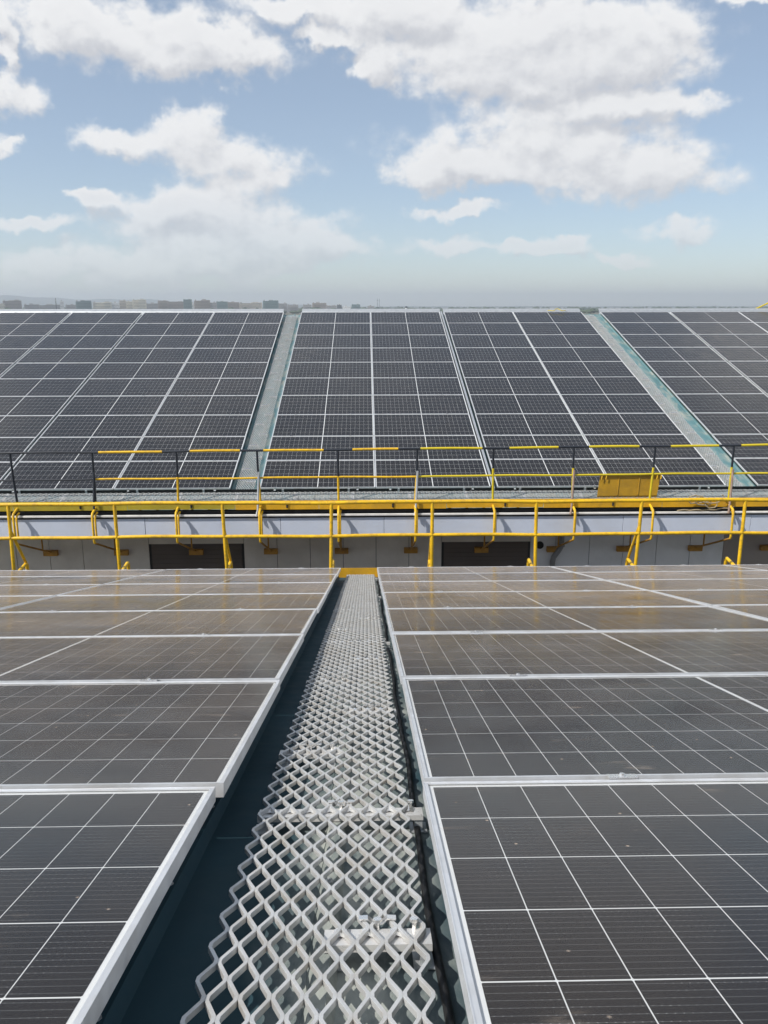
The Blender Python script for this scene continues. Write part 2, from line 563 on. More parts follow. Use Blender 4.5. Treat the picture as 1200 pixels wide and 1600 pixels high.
# folded ridge cap: a light strip standing just above the top row
rc = MB()
for (u0, u1) in ((-16.0, -2.83), (-2.19, 2.60), (2.70, 7.50), (8.16, 16.6)):
    prof = [(13.20, -0.10), (13.28, 0.0), (13.42, 0.034), (13.60, -0.01)]
    b0 = len(rc.v)
    for u in (u0, u1):
        for v, w in prof:
            rc.v.append(tuple(FP(u, v, w)))
    for i in range(3):
        rc.f.append((b0 + i, b0 + 4 + i, b0 + 5 + i, b0 + 1 + i))
obj('ridge_cap', rc, M['galv'], fb)
YF = 15.98
fz1, fz0 = ZC - 4.108, ZC - 4.508
# fascia: separate cladding sheets with thin joints
edges = [-16.5, -13.2, -10.4, -7.45, -4.42, -1.72, 0.35, 2.62, 5.18, 7.78, 10.6, 13.6, 17.0]
for a, b in zip(edges[:-1], edges[1:]):
    m_ = MB().box(a + 0.004, b - 0.004, YF + random.uniform(-.004, .004), YF + 0.05, fz0, fz1)
    bevel(obj('fascia_panel', m_, M['fascia'], fb), 0.004, 1)
obj('fascia_backing', MB().box(-16.5, 17.0, YF + 0.052, YF + 0.12, fz0 + 0.01, fz1 + 0.02), M['joint'], fb)
obj('gutter', MB().box(-16.5, 17.0, YF - 0.02, YF + 0.045, fz1 + 0.004, fz1 + 0.040), M['rubber'], fb)
lipm = MB().box(-16.5, 17.0, YF - 0.045, YF + 0.02, ZC - 4.064, ZC - 4.036)
obj('gutter_lip', lipm, M['lip'], fb)
obj('eave_shadow_fill', MB().box(-16.5, 17.0, YF + 0.10, YF + 0.20, fz1 + 0.03, ZC - 3.995), M['rubber'], fb)  # black box added to paint in the shadow of the roof sheet's edge
obj('shade_strip', MB().box(-16.4, 16.9, 0.01, 0.03, -0.172, -0.045), M['rubber'], fb, loc=OF, rot=ROT_F)  # dark strip added where shade lies below the lowest panels
obj('soffit', MB().box(-16.5, 17.0, YF + 0.13, 17.62, fz0 + 0.03, fz0 + 0.08), M['wall2'], fb)
YW = 17.5
wall = obj('wall', MB().box(-16.4, 16.9, YW + 0.03, YW + 11.0, 0.0, fz0 + 0.02), M['joint'], fb)
# cladding panels of the recessed wall, with the two shuttered bays between them
x = -16.4
bays = [(-4.79, -2.71), (1.66, 3.63)]
spans = [(-16.4, -4.79, 'wall', 0.745), (-2.71, 1.66, 'wall', 0.729), (3.63, 4.20, 'wall2', 0.57), (4.20, 7.96, 'wall2', 0.752), (7.96, 10.2, 'brown2', 1.12), (10.2, 16.9, 'wall2', 0.745)]
for a, b, mk, pitch in spans:
    n = max(1, round((b - a) / pitch))
    for i in range(n):
        p0 = a + (b - a) * i / n; p1 = a + (b - a) * (i + 1) / n
        dy = random.uniform(0, 0.006)
        obj('wall_panel', MB().box(p0 + 0.006, p1 - 0.006, YW - dy, YW + 0.028, ZC - 7.9, fz0 + 0.015), M[mk], fb)
for a, b in bays:
    sh = obj('shutter', MB().box(a + 0.05, b - 0.05, YW + 0.006, YW + 0.024, ZC - 7.6, ZC - 5.08), M['brown'], fb)
    fr = MB()
    fr.box(a + 0.004, b - 0.004, YW - 0.010, YW + 0.028, ZC - 5.075, fz0 + 0.014)
    obj('lintel', fr, M['wall'], fb)
    zz = ZC - 5.12
    k = 0
    while zz > ZC - 7.5:
        obj('slat', MB().box(a + 0.06, b - 0.06, YW - 0.002, YW + 0.005, zz - 0.092, zz), M['brown'], sh)
        zz -= 0.10; k += 1
pp = MB().tube([(4.30, YW - 0.10, fz0 + 0.02), (4.30, YW - 0.10, ZC - 5.15), (4.26, YW - 0.10, ZC - 5.24), (4.14, YW - 0.10, ZC - 5.42), (4.12, YW - 0.10, ZC - 5.52), (4.12, YW - 0.10, ZC - 9)], 0.06, 14)
obj('drainpipe', pp, M['pvc'], fb)
obj('pipe_collar', MB().tube([(4.30, YW - 0.10, ZC - 5.10), (4.30, YW - 0.10, ZC - 5.17)], 0.074, 14), M['pvc'], fb)
obj('vent_hole', MB().tube([(3.84, YW - 0.03, ZC - 5.16), (3.84, YW + 0.01, ZC - 5.16)], 0.085, 18), M['rubber'], fb)
obj('slope_flashing', MB().box(2.615, 2.665, 0, 13.35, -0.165, -0.03), M['galv'], fb, loc=OF, rot=ROT_F)

# ------------------------------------------------------------------ solar modules
GA = 0.022          # frame lip plus margin to the first cell
CPX = (L - 2 * GA - 0.014) / 22
CPY = (W - 2 * GA) / 6
CW, CH = CPX - 0.0022, CPY - 0.0040


def cell_poly():
    c = 0.0016
    x, y = CW / 2, CH / 2
    return [(-x + c, -y), (x - c, -y), (x, -y + c), (x, y - c), (x - c, y), (-x + c, y), (-x, y - c), (-x, -y + c)]


def cell_centres():
    for i in range(22):
        cx = -L / 2 + GA + CPX * (i + 0.5) + (0.014 if i >= 11 else 0)
        for j in range(6):
            yield cx, -W / 2 + GA + CPY * (j + 0.5)


def cells_mesh(name, centres):
    mb = MB()
    uvs = []
    for cx, cy in centres:
        mb.prism([(x + cx, y + cy) for x, y in cell_poly()], 0.0, 0.00022, bottom=False)
    me = mb.mesh(name)
    ul = me.uv_layers.new(name='UVMap')
    cl = list(centres)
    for p in me.polygons:
        for li in p.loop_indices:
            v = me.vertices[me.loops[li].vertex_index]
            cx, cy = cl[(v.index // 16)]
            ul.data[li].uv = ((v.co.x - cx) / CW + 0.5, (v.co.y - cy) / CH + 0.5)
    me.materials.append(M['cell'])
    return me


ME_CELL = cells_mesh('cell', [(0.0, 0.0)])
ME_CELLS = cells_mesh('cells', list(cell_centres()))


def frame_mesh():
    mb = MB()
    lip = 0.0115
    wall = 0.0025
    x, y = L / 2, W / 2
    # raised outer wall, then the lip that holds the glass, for each of the four bars
    for s in (-1, 1):
        for (a, b, z0, z1) in ((0, wall, -T, 0.0), (wall, lip, -0.004, -0.0012), (wall, 0.03, -T, -T + 0.002)):
            xs = sorted((s * (x - a), s * (x - b)))
            mb.box(xs[0], xs[1], -y + (0 if a == 0 else a), y - (0 if a == 0 else a), z0, z1)
            ys = sorted((s * (y - a), s * (y - b)))
            e = wall if a == 0 else b
            mb.box(-x + e, x - e, ys[0], ys[1], z0 + (0.00002 if a else 0), z1 - 0.0002)
    me = mb.mesh('frame')
    me.materials.append(M['alu'])
    return me


ME_FRAME = frame_mesh()
_b = MB().box(-L / 2 + 0.004, L / 2 - 0.004, -W / 2 + 0.004, W / 2 - 0.004, -0.0095, -0.0068)
ME_BACK = _b.mesh('backsheet'); ME_BACK.materials.append(M['back'])
_g = MB(); gx, gy = L / 2 - 0.010, W / 2 - 0.010
_g.v = [(-gx, -gy, -0.0030), (gx, -gy, -0.0030), (gx, gy, -0.0030), (-gx, gy, -0.0030)]; _g.f = [(0, 1, 2, 3)]
ME_GLASS = _g.mesh('glass'); ME_GLASS.materials.append(M['glass'])
ME_GLASS_F = _g.mesh('glass'); ME_GLASS_F.materials.append(M['glass_far'])
_r = MB()
_r.box(-0.020, 0.020, -W / 2 - 0.012, W / 2 + 0.012, ROOF_W + 0.034, -T - 0.001)
ME_RAIL = _r.mesh('mounting_rail'); ME_RAIL.materials.append(M['galv'])
_c = MB()
_c.box(-0.035, 0.035, -0.013, 0.013, 0.0008, 0.0042)
_c.box(-0.035, 0.035, -0.004, 0.004, -0.034, 0.0008)
_c.tube([(0, 0, 0.004), (0, 0, 0.010)], 0.0065, 6)
_c.smooth = False
ME_CLAMP = _c.mesh('clamp'); ME_CLAMP.materials.append(M['bright'])
_e = MB()
_e.box(-0.022, 0.022, -0.006, -0.001, -0.060, 0.004)
_e.box(-0.022, 0.022, -0.001, 0.014, 0.0008, 0.004)
_e.box(-0.022, 0.022, -0.030, -0.006, -0.060, -0.052)
ME_ENDCLAMP = _e.mesh('end_clamp'); ME_ENDCLAMP.materials.append(M['bright'])


def panel(label, group, origin, rot, singles, clamp_gap, end=None, jit=0.0):
    t = thing('solar_panel', label, 'solar panel', origin,
              (rot[0] + R(random.gauss(0, 0.10 + jit)), R(random.gauss(0, 0.07)), R(random.gauss(0, 0.05))), group)
    obj('frame', ME_FRAME, None, t)
    bk = obj('backsheet', ME_BACK, None, t)
    if singles:
        for (cx, cy) in cell_centres():
            obj('cell', ME_CELL, None, bk, (cx, cy, -0.0066))
    else:
        c = obj('cells', ME_CELLS, None, bk, (0, 0, -0.0066))
        c['kind'] = 'stuff'
    obj('glass', ME_GLASS if rot[0] < 0 else ME_GLASS_F, None, t)
    for fx in (-0.30, 0.27):
        obj('mounting_rail', ME_RAIL, None, t, (fx * L, 0, 0))
    for fx in (-0.30, 0.27):
        obj('clamp', ME_CLAMP, None, t, (fx * L + random.uniform(-.03, .03), W / 2 + clamp_gap / 2, 0))
    if end:
        for fx in (-0.36, 0.36):
            obj('end_clamp', ME_ENDCLAMP, None, t, (fx * L + random.uniform(-.04, .04), end * W / 2, 0), (0, 0, 0 if end < 0 else math.pi))
    return t


ORD = ['first', 'second', 'third', 'fourth', 'fifth', 'sixth', 'seventh', 'eighth', 'ninth', 'tenth', 'eleventh', 'twelfth',
       'thirteenth', 'fourteenth', 'fifteenth', 'sixteenth', 'seventeenth', 'eighteenth', 'nineteenth', 'twentieth']
NRIGHT, NLEFT = 0.134, -0.360
SINGLE = {('right', -1, 0), ('right', 0, 0), ('right', 1, 0), ('left', -1, 0), ('left', 0, 0), ('left', 1, 0)}
OFFS = {-1: -0.006, 0: 0.008, 1: 0.002, 2: -0.004, 3: 0.004, 4: 0.0, 5: -0.003, 6: 0.003}
for side in ('left', 'right'):
    for r in range(-1, 7):
        for c in range(3):
            if r == -1 and c == 2: continue
            if side == 'right':
                cx = NRIGHT + L / 2 + c * (L + 0.020)
            else:
                cx = NLEFT - L / 2 - c * (L + 0.020)
            cx += OFFS[r] * (1 if side == 'left' else 0.5)
            v = VN + (r + 0.5) * PN + (0 if side == 'right' else -0.012)
            lab = 'near slope solar panel, %s row from camera, %s column %s of the grating' % (ORD[r + 1], ORD[c], side)
            panel(lab, 'solar panels on the near roof slope', NP(cx, v, 0), ROT_N, (side, r, c) in SINGLE, PN - W, end=(1 if r == 6 else None))

FAR_COLS = [-14.90, -12.49, -10.05, -7.599, -5.195, -2.207, 0.187, 2.717, 5.121, 8.176, 10.625, 13.03]
for ci, u0 in enumerate(FAR_COLS):
    for r in range(10):
        lab = 'solar panel on far slope, %s row up from the eave, %s column from the left' % (ORD[r], ORD[ci])
        panel(lab, 'solar panels on the far roof slope', FP(u0 + L / 2 + random.uniform(-.003, .003), (r + 0.5) * PF, 0), ROT_F, False, PF - W,
              end=(-1 if r == 0 else None), jit=0.1)

# ------------------------------------------------------------------ expanded grating walkways
LAM, AST, TH = 0.110, 0.0260, 0.0070


def strip_mesh(name, length, height=0.0105):
    amp = AST / 2 - TH / 2 - 0.00006
    n = max(1, int(length / LAM))
    fw = 0.058                       # half length of the flat bond, in periods
    pts = []
    for i in range(n):
        for ph, sg in ((fw, -1), (0.5 - fw - 0.012, 0.95), (0.5 - fw + 0.016, 1), (0.5 + fw - 0.016, 1), (0.5 + fw + 0.012, 0.95), (1 - fw, -1)):
            pts.append(Vector((amp * sg, (i + ph) * LAM)))
    mb = MB()
    for i, p in enumerate(pts):
        a = pts[max(0, i - 1)]; b = pts[min(len(pts) - 1, i + 1)]
        t1 = (p - a).normalized() if i else (b - p).normalized()
        t2 = (b - p).normalized() if i < len(pts) - 1 else t1
        t = (t1 + t2).normalized()
        mit = 1.0 / max(0.7, t.dot(t1))
        nx, ny = t.y * mit, -t.x * mit
        o = TH / 2
        bv = 0.0004
        # rounded upper edge: five points on the profile
        for (k, z) in ((-o, -height), (-o, -bv), (-o + bv, 0), (o - bv, 0), (o, -bv), (o, -height)):
            mb.v.append((p.x + nx * k, p.y + ny * k, z))
    for i in range(len(pts) - 1):
        for k in range(6):
            k2 = (k + 1) % 6
            mb.f.append((i * 6 + k, (i + 1) * 6 + k, (i + 1) * 6 + k2, i * 6 + k2))
    mb.f.append(tuple(range(6)))
    mb.f.append(tuple(reversed(range((len(pts) - 1) * 6, len(pts) * 6))))
    me = mb.mesh(name)
    me.materials.append(M['grate'])
    return me


def grating(label, origin, rot, length, count, strip_me):
    """strips run along local +y; local x = 0 at the first strip"""
    t = thing('walkway_grating', label, 'walkway', origin, rot, 'expanded aluminium walkways')
    for i in range(count):
        obj('zigzag_strip', strip_me, None, t, (i * AST, (LAM / 2 if i % 2 else 0), 0))
    return t


def channel(t, x0, x1, y, top, depth, wd=0.058):
    """folded tray: flat top, short lips, standing on two feet so the roof below lies in its shadow"""
    m = MB()
    m.box(x0, x1, y - wd / 2, y + wd / 2, top - 0.0025, top)
    m.box(x0, x1, y - wd / 2, y - wd / 2 + 0.0025, top - 0.013, top - 0.0026)
    m.box(x0, x1, y + wd / 2 - 0.0025, y + wd / 2, top - 0.013, top - 0.0026)
    ch = obj('support_channel', m, M['plate'], t)
    for fx in (x0 + 0.012, x1 - 0.012):
        f = MB().box(fx - 0.010, fx + 0.010, y - wd / 2 + 0.004, y + wd / 2 - 0.004, top - depth, top - 0.0027)
        f.box(fx - 0.022, fx + 0.022, y - wd / 2 - 0.006, y + wd / 2 + 0.006, top - depth, top - depth + 0.0025)
        obj('foot', f, M['galv'], ch)
    return ch


GW = -0.118
LEN_N = 11.2
ME_STRIP_N = strip_mesh('zigzag_strip', LEN_N)
GX0 = -0.2855 + AST / 2
wn = grating('pale diamond mesh walkway running down the near slope between the panels', NP(GX0, 0.60, GW), ROT_N, LEN_N, 15, ME_STRIP_N)
gwid = 14 * AST
hs = []
y = 1.52
seq = [(1.52, 'r'), (2.17, 'f'), (2.74, 'l'), (3.32, 'r'), (3.95, 'l'), (4.55, 'r'), (5.2, 'f'), (5.8, 'l'), (6.45, 'r'), (7.1, 'l'), (7.7, 'r'), (8.4, 'f'), (9.0, 'l'), (9.7, 'r'), (10.4, 'l'), (11.1, 'f')]
for (v, kind) in seq:
    x0, x1 = {'r': (gwid * 0.52, gwid + 0.022), 'l': (-0.02, gwid * 0.50), 'f': (-0.015, gwid + 0.05)}[kind]
    yy = v - 0.60
    ch = channel(wn, x0, x1, yy, -0.0115, 0.043)
    # formed clips pushed up through the diamonds, holding the strips
    nclip = max(2, int((x1 - x0) / (2 * AST)))
    for i in range(nclip):
        cx = x0 + 0.03 + i * 2 * AST
        if cx > x1 - 0.015: break
        cm = MB()
        pts = [(cx - 0.017, yy + 0.012, -0.022), (cx - 0.012, yy + 0.014, -0.006), (cx, yy + 0.015, -0.001), (cx + 0.012, yy + 0.014, -0.006), (cx + 0.017, yy + 0.012, -0.022)]
        for p in pts:
            cm.v.append((p[0], p[1] - 0.020, p[2] - 0.006)); cm.v.append((p[0], p[1] + 0.004, p[2]))
        for q in range(4):
            cm.f.append((2 * q, 2 * q + 2, 2 * q + 3, 2 * q + 1))
        cm.smooth = True
        cl = obj('clip', cm, M['bright'], ch)
    for cx in ((x0 + x1) / 2, x1 - 0.03):
        b = MB().tube([(cx, yy + 0.026, -0.020), (cx, yy + 0.026, 0.006)], 0.004, 8)
        b.tube([(cx, yy + 0.026, 0.003), (cx, yy + 0.026, 0.009)], 0.0085, 6)
        b.smooth = False
        obj('bolt', b, M['bright'], ch)
    # wavy hook plate over the top of the mesh
    hk = MB()
    h0 = (x0 + x1) / 2
    pr = [(-0.035, 0.004), (-0.018, 0.005), (-0.008, -0.004), (0.008, -0.004), (0.018, 0.005), (0.035, 0.004)]
    for px, pz in pr:
        hk.v.append((h0 + px, yy + 0.034, pz)); hk.v.append((h0 + px, yy + 0.050, pz))
    for q in range(5):
        hk.f.append((2 * q, 2 * q + 2, 2 * q + 3, 2 * q + 1))
    ho = obj('hook_plate', hk, M['bright'], ch)
    sd = ho.modifiers.new('thick', 'SOLIDIFY'); sd.thickness = 0.003
ME_STRIP_F = strip_mesh('zigzag_strip', 13.1)
for (u0, cnt, lab) in ((-2.715, 15, 'narrow mesh walkway climbing the far slope left of the centre panels'),
                       (7.545, 16, 'mesh walkway climbing the far slope near the right edge of the photo')):
    t = grating(lab, FP(u0, 0.0, -0.105), ROT_F, 13.1, cnt, ME_STRIP_F)
    yy = 0.5
    q = 0
    while yy < 13:
        wd_ = (cnt - 1) * AST
        channel(t, 0.0 if q % 2 else wd_ * 0.45, wd_ if q % 2 == 0 else wd_ * 0.6, yy, -0.0115, 0.055)
        tp = MB().box((0.05 if q % 2 else wd_ * 0.5), (wd_ * 0.5 if q % 2 else wd_ - 0.03), yy - 0.02, yy + 0.02, 0.001, 0.004)
        obj('clip_plate', tp, M['bright'], t)
        yy += 0.62; q += 1
ME_STRIP_E = strip_mesh('zigzag_strip', 31.5)
# eave walkway: strips run sideways along the gutter
te = thing('walkway_grating', 'level mesh walkway along the far eave just behind the striped railing', 'walkway', FP(-15.9, -0.115, -0.045), ROT_F, 'expanded aluminium walkways')
for i in range(16):
    obj('zigzag_strip', ME_STRIP_E, None, te, ((LAM / 2 if i % 2 else 0), -i * AST, 0), (0, 0, -math.pi / 2))
xx = 0.4
while xx < 31.5:
    m_ = MB().box(xx - 0.03, xx + 0.03, -15.4 * AST, 0.01, ROOF_W + 0.045 + 0.03, -0.0115)
    obj('support_bracket', m_, M['galv'], te)
    xx += 1.17

# cable lying beside the near walkway
cb = MB()
pts = []
for i in range(80):
    v = 0.5 + i * 0.143
    pts.append(tuple(NP(0.124 + 0.0035 * math.sin(i * 0.5) + 0.002 * math.sin(i * 1.3) + 0.0015 * i / 8, v, ROOF_W + 0.009)))
cb.tube(pts, 0.0082, 10)
tag(obj('cable', cb, M['rubber']), 'black cable lying on the teal roof along the right side of the grating', 'cable')

# ------------------------------------------------------------------ near railing
YN = 11.42
zt, zm, ztoe = ZC - 2.715, ZC - 3.207, ZC - 3.69
nr = thing('guard_railing', 'all yellow tube railing at the eave of the near roof', 'railing', (0, YN, ZC - 3.85))
zb = ZC - 3.85
PX = [-8.07, -6.57, -5.07, -3.57, -2.04, -0.51, 0.94, 2.44, 3.94, 5.45, 6.95, 8.45]


def wob(x, a=0.006): return a * math.sin(x * 1.7) + a * 0.6 * math.sin(x * 3.9 + 1)


def rail(x0, x1, y, z, r, a=0.006, step=0.3):
    n = max(2, int((x1 - x0) / step))
    return MB().tube([(x0 + (x1 - x0) * i / n, y, z + wob(x0 + (x1 - x0) * i / n, a)) for i in range(n + 1)], r, 14)


obj('top_rail', rail(-8.6, 9.0, 0, zt - zb, 0.027), M['yellow'], nr)
obj('mid_rail', rail(-8.6, 9.0, 0.0, zm - zb, 0.025), M['yellow'], nr)
for i, x in enumerate(PX):
    lean = 0.02 * math.sin(i * 2.1)
    obj('post', MB().tube([(x + lean, 0, 0.0), (x, 0, zm - zb), (x - lean * 0.5, 0, zt - zb - 0.01)], 0.025, 14), M['yellow'], nr)
    obj('foot_tube', MB().tube([(x, 0.02, 0.08), (x, 0.20, 0.11), (x, 0.40, 0.135), (x, 0.425, 0.10), (x, 0.43, -0.55)], 0.026, 12), M['yellow'], nr)
    if i % 2 == 0:
        obj('brace', MB().tube([(x, 0.01, zm - zb + 0.10), (x, 0.40, 0.145)], 0.021, 12), M['yellow'], nr)
tb = MB().box(-8.6, 9.0, -0.03, -0.024, 0.0, 0.162)
obj('toe_board', tb, M['yellow2'], nr)
for x in PX[1:]:
    obj('splice_plate', MB().box(x - 0.75 - 0.05, x - 0.75 + 0.05, -0.036, -0.0305, 0.02, 0.14), M['yellow2'], nr)

# ------------------------------------------------------------------ far railing
YR = 16.05
zb = ZC - 3.955
fr_ = thing('guard_railing', 'railing with black and yellow striped top rail at the far eave', 'railing', (0, YR, zb))
FX = [-13.4, -11.8, -10.15, -8.55, -6.95, -5.37, -3.73, -2.14, -0.56, 1.00, 2.52, 4.12, 5.73, 7.31, 8.9, 10.5, 12.1, 13.7]
zt, zm = -2.745 + ZC - zb, -3.299 + ZC - zb
bands = [(-5.24, -4.0), (-3.46, -2.48), (-2.02, -0.84), (-0.27, 0.63), (1.07, 2.29), (2.83, 3.8), (4.41, 5.41), (6.04, 7.0), (7.45, 8.52), (9.1, 10.1), (10.7, 11.7), (12.3, 13.3)]


def zrail(x): return zt + 0.006 * x + wob(x, 0.005)


def zmid(x): return zm + 0.004 * x + wob(x + 2, 0.005)


def rseg(x0, x1, zf, r):
    n = max(2, int((x1 - x0) / 0.3))
    return MB().tube([(x0 + (x1 - x0) * i / n, 0, zf(x0 + (x1 - x0) * i / n)) for i in range(n + 1)], r, 12)


prev = -14.2
for i, (a, b) in enumerate(bands):
    obj('black_rail_section', rseg(prev, a, zrail, 0.0225), M['black'], fr_)
    obj('yellow_rail_section', rseg(a, b, zrail, 0.025), M['yellow'] if i < 4 else M['lime'], fr_)
    prev = b
obj('black_rail_section', rseg(prev, 14.2, zrail, 0.0225), M['black'], fr_)
obj('mid_rail', rseg(-14.2, -5.34, zmid, 0.018), M['black'], fr_)
obj('mid_rail', rseg(-5.34, 1.0, zmid, 0.021), M['yellow'], fr_)
obj('mid_rail', rseg(1.0, 14.2, zmid, 0.021), M['lime'], fr_)
GREY = {7: 'galv', 9: 'galv', 11: 'rust', 13: 'rust', 5: 'black'}
for i, x in enumerate(FX):
    lean = 0.03 * math.sin(i * 1.9 + 0.4)
    full_black = x < -5
    split = zm + (0.16 if x > 2 else 0.02)
    obj('post', MB().tube([(x, 0, split), (x - lean * .3, 0, zrail(x) - 0.01)], 0.0215, 12), M['black'], fr_)
    low = M['black'] if full_black else (M['lime'] if x > 2 else M['yellow'])
    obj('post', MB().tube([(x + lean, 0, 0.10), (x, 0, split)], 0.0235, 12), low, fr_)
    obj('post_foot', MB().tube([(x + lean, 0, 0.0), (x + lean, 0, 0.11)], 0.029, 12), M['black'] if i % 2 == 0 else M['galv'], fr_)
    if i in GREY:
        obj('brace', MB().tube([(x + 0.015, -0.03, zm + 0.12), (x - 0.02, -0.12, 0.02), (x - 0.05, -0.17, -0.10)], 0.022, 12), M[GREY[i]], fr_)
    # gooseneck outrigger: out over the gutter, down, and back to a block on the wall
    gx = x + lean
    pb = -15.1
    g1 = MB().tube([(gx, 0.0, 0.07), (gx, -0.10, 0.045), (gx, -0.24, 0.00), (gx, -0.27, -0.04), (gx, -0.275, -0.55), (gx, -0.25, -0.60)], 0.024, 12)
    obj('outrigger', g1, M['yellow'], fr_)
    g2 = MB().tube([(gx + 0.035, -0.06, -0.02), (gx + 0.03, -0.17, -0.06), (gx + 0.03, -0.20, -0.12), (gx + 0.03, -0.205, -0.50)], 0.020, 12)
    obj('outrigger_strut', g2, M['yellow'], fr_)
    g3 = MB().tube([(gx, -0.25, -0.60), (gx, 0.55, -0.93), (gx, 1.36, -1.26)], 0.021, 10)
    g3.tube([(gx + 0.0, 0.98, -1.10), (gx + 0.0, 0.98, -0.55)], 0.018, 10)
    obj('wall_stay', g3, M['shaded_yellow'], fr_)
    obj('wall_block', MB().box(gx - 0.15, gx + 0.15, 1.35, 1.449, -1.35, -1.235), M['shaded_yellow'], fr_)
secs = [-14.2, -11.9, -9.3, -7.0, -4.75, -2.62, -0.95, 1.6, 3.55, 5.95, 8.3, 10.6, 14.2]
for i, (a, b) in enumerate(zip(secs[:-1], secs[1:])):
    mm = M['olive'] if b < -2.5 else M['yellow2']
    t_ = MB().box(a + 0.004, b - 0.004, -0.046 + 0.004 * (i % 2), -0.040 + 0.004 * (i % 2), 0.015 + 0.008 * math.sin(i * 2.0), 0.195)
    obj('toe_board', t_, mm, fr_)
    bx_ = (a + b) / 2 + 0.2
    obj('toe_bracket', MB().tube([(bx_, -0.055, 0.05), (bx_, -0.055, 0.15)], 0.018, 8), M['black'], fr_)

# fold-down hatch leaf leaning behind the far railing
hl = thing('hatch_panel', 'yellow sheet metal hatch leaf leaning behind the far railing', 'hatch', (4.70, 16.27, ZC - 3.80), (R(-9), R(0), 0))
pl = MB()
pl.v = [(0, 0, 0), (1.22, 0, 0), (1.30, 0, 0.46), (0.06, 0, 0.46), (0, 0.02, 0), (1.22, 0.02, 0), (1.30, 0.02, 0.46), (0.06, 0.02, 0.46)]
pl.f = [(0, 1, 2, 3), (7, 6, 5, 4), (0, 4, 5, 1), (1, 5, 6, 2), (2, 6, 7, 3), (3, 7, 4, 0)]
obj('sheet', pl, M['mustard'], hl)
for xx in (0.42, 0.84):
    obj('stiffener', MB().tube([(xx - 0.01, -0.006, 0.015), (xx + 0.03, -0.006, 0.445)], 0.010, 8), M['mustard'], hl)
obj('top_flange', MB().box(0.05, 1.31, -0.035, 0.022, 0.462, 0.472), M['mustard'], hl)
obj('bottom_flange', MB().box(0.0, 1.23, -0.03, 0.022, -0.012, -0.002), M['yellow2'], hl)
for xx in (0.08, 0.17, 1.21, 1.29):
    obj('hook', MB().tube([(xx, -0.04, 0.47), (xx, -0.055, 0.43), (xx - 0.012, -0.05, 0.37)], 0.010, 8), M['yellow'], hl)

# ropes over the toe board
rb = MB()
random.seed(21)
cx, cy, cz = 6.95, YR - 0.085, ZC - 3.82
pts = []
ph = 0.0
for i in range(96):
    ph += random.uniform(0.25, 0.42)
    ra = 0.075 + 0.05 * math.sin(i * 0.23) + random.uniform(-.012, .012)
    pts.append((cx - 0.35 + 0.22 * math.sin(i * 0.071) + i * 0.0035 + 1.5 * ra * math.cos(ph), cy - 0.035 - 0.02 * math.sin(ph * 0.7), cz + 0.03 + 0.9 * ra * math.sin(ph) - 0.05 * math.sin(i * 0.05)))
rb.tube(pts, 0.012, 7)
tag(obj('rope', rb, M['rope']), 'coiled tan rope hanging over the far toe board, right of the hatch', 'rope')
rb = MB()
pts = [(6.25 + i * 0.05, YF - 0.01 - 0.008 * math.sin(i), ZC - 4.012 + 0.018 * abs(math.sin(i * 0.6)) + (0.0 if i < 14 else 0.006 * (i - 14))) for i in range(24)]
rb.tube(pts, 0.012, 7)
tag(obj('rope', rb, M['rope']), 'loose end of tan rope lying along the far gutter lip', 'rope')

# handrail end beyond the far ridge
hr = thing('handrail', 'yellow handrail end rising behind the far ridge at the right edge', 'railing', (13.35, 29.6, FP(0, 13.42, ROOF_W).z - 0.17))
obj('rail', MB().tube([(0.16, 0, 0.24), (1.4, 0.1, 0.80)], 0.026, 10), M['lime'], hr)
obj('bracket', MB().tube([(0.0, 0, 0.06), (0.12, 0, 0.20), (0.30, 0, 0.24)], 0.030, 10), M['black'], hr)
obj('post', MB().tube([(1.4, 0.1, -0.2), (1.4, 0.1, 0.80)], 0.026, 10), M['black'], hr)

# loose lead looped over the top edge of the far panels
lp = MB()
lp.tube([tuple(FP(6.35 + 0.62 * i / 14, 13.10 + 0.10 * math.cos(i * 0.9), 0.03 + 0.06 * math.sin(i * math.pi / 14))) for i in range(15)], 0.012, 7)
tag(obj('cable', lp, M['lime']), 'short yellow lead looped over the top edge of the far panels', 'cable')

# ------------------------------------------------------------------ skyline
CITY = [(-22.94, 12, 5.1), (-22.36, 37, 11.8), (-21.26, 31, 3.9), (-20.28, 51, 3.2), (-19.49, 8, 10.8), (-18.98, 22, 2.7), (-18.2, 33, 11.6), (-17.08, 39, 8.3),
        (-16.26, 20, 7.0), (-15.82, 14, 11.9), (-15.41, 16, 9.9), (-14.79, 30, 14.1), (-13.99, 30, 5.8), (-13.31, 23, 11.5), (-12.51, 37, 9.4), (-11.74, 19, 14.5),
        (-11.47, 14, 6.7), (-10.81, 36, 13.1), (-10.11, 17, 7.5), (-9.53, 26, 9.7), (-8.8, 28, 8.3), (-7.66, 53, 7.6), (-6.33, 36, 12.1), (-5.54, 22, 5.6),
        (-4.86, 25, 2.7), (-3.9, 20, 2.8), (-3.09, 33, 6.5), (-2.29, 25, 0.7), (-1.75, 11, 2.1), (-1.26, 19, -2.2), (-0.63, 20, 2.9), (0.38, 16, -0.7)]
KEYS = ['cream', 'brown', 'grey', 'grey', 'white', 'grey', 'teal', 'cream', 'white', 'beige', 'cream', 'cream', 'grey', 'brown', 'brown', 'teal', 'white', 'brown', 'grey',
        'teal', 'brown', 'beige', 'teal', 'grey', 'grey', 'grey', 'brown', 'grey', 'dark', 'white', 'teal', 'grey']
COLS = dict(cream=(0.74, 0.69, 0.56), brown=(0.34, 0.29, 0.25), grey=(0.38, 0.37, 0.36), white=(0.82, 0.82, 0.80), teal=(0.15, 0.23, 0.225), beige=(0.55, 0.49, 0.40), dark=(0.08, 0.09, 0.09))
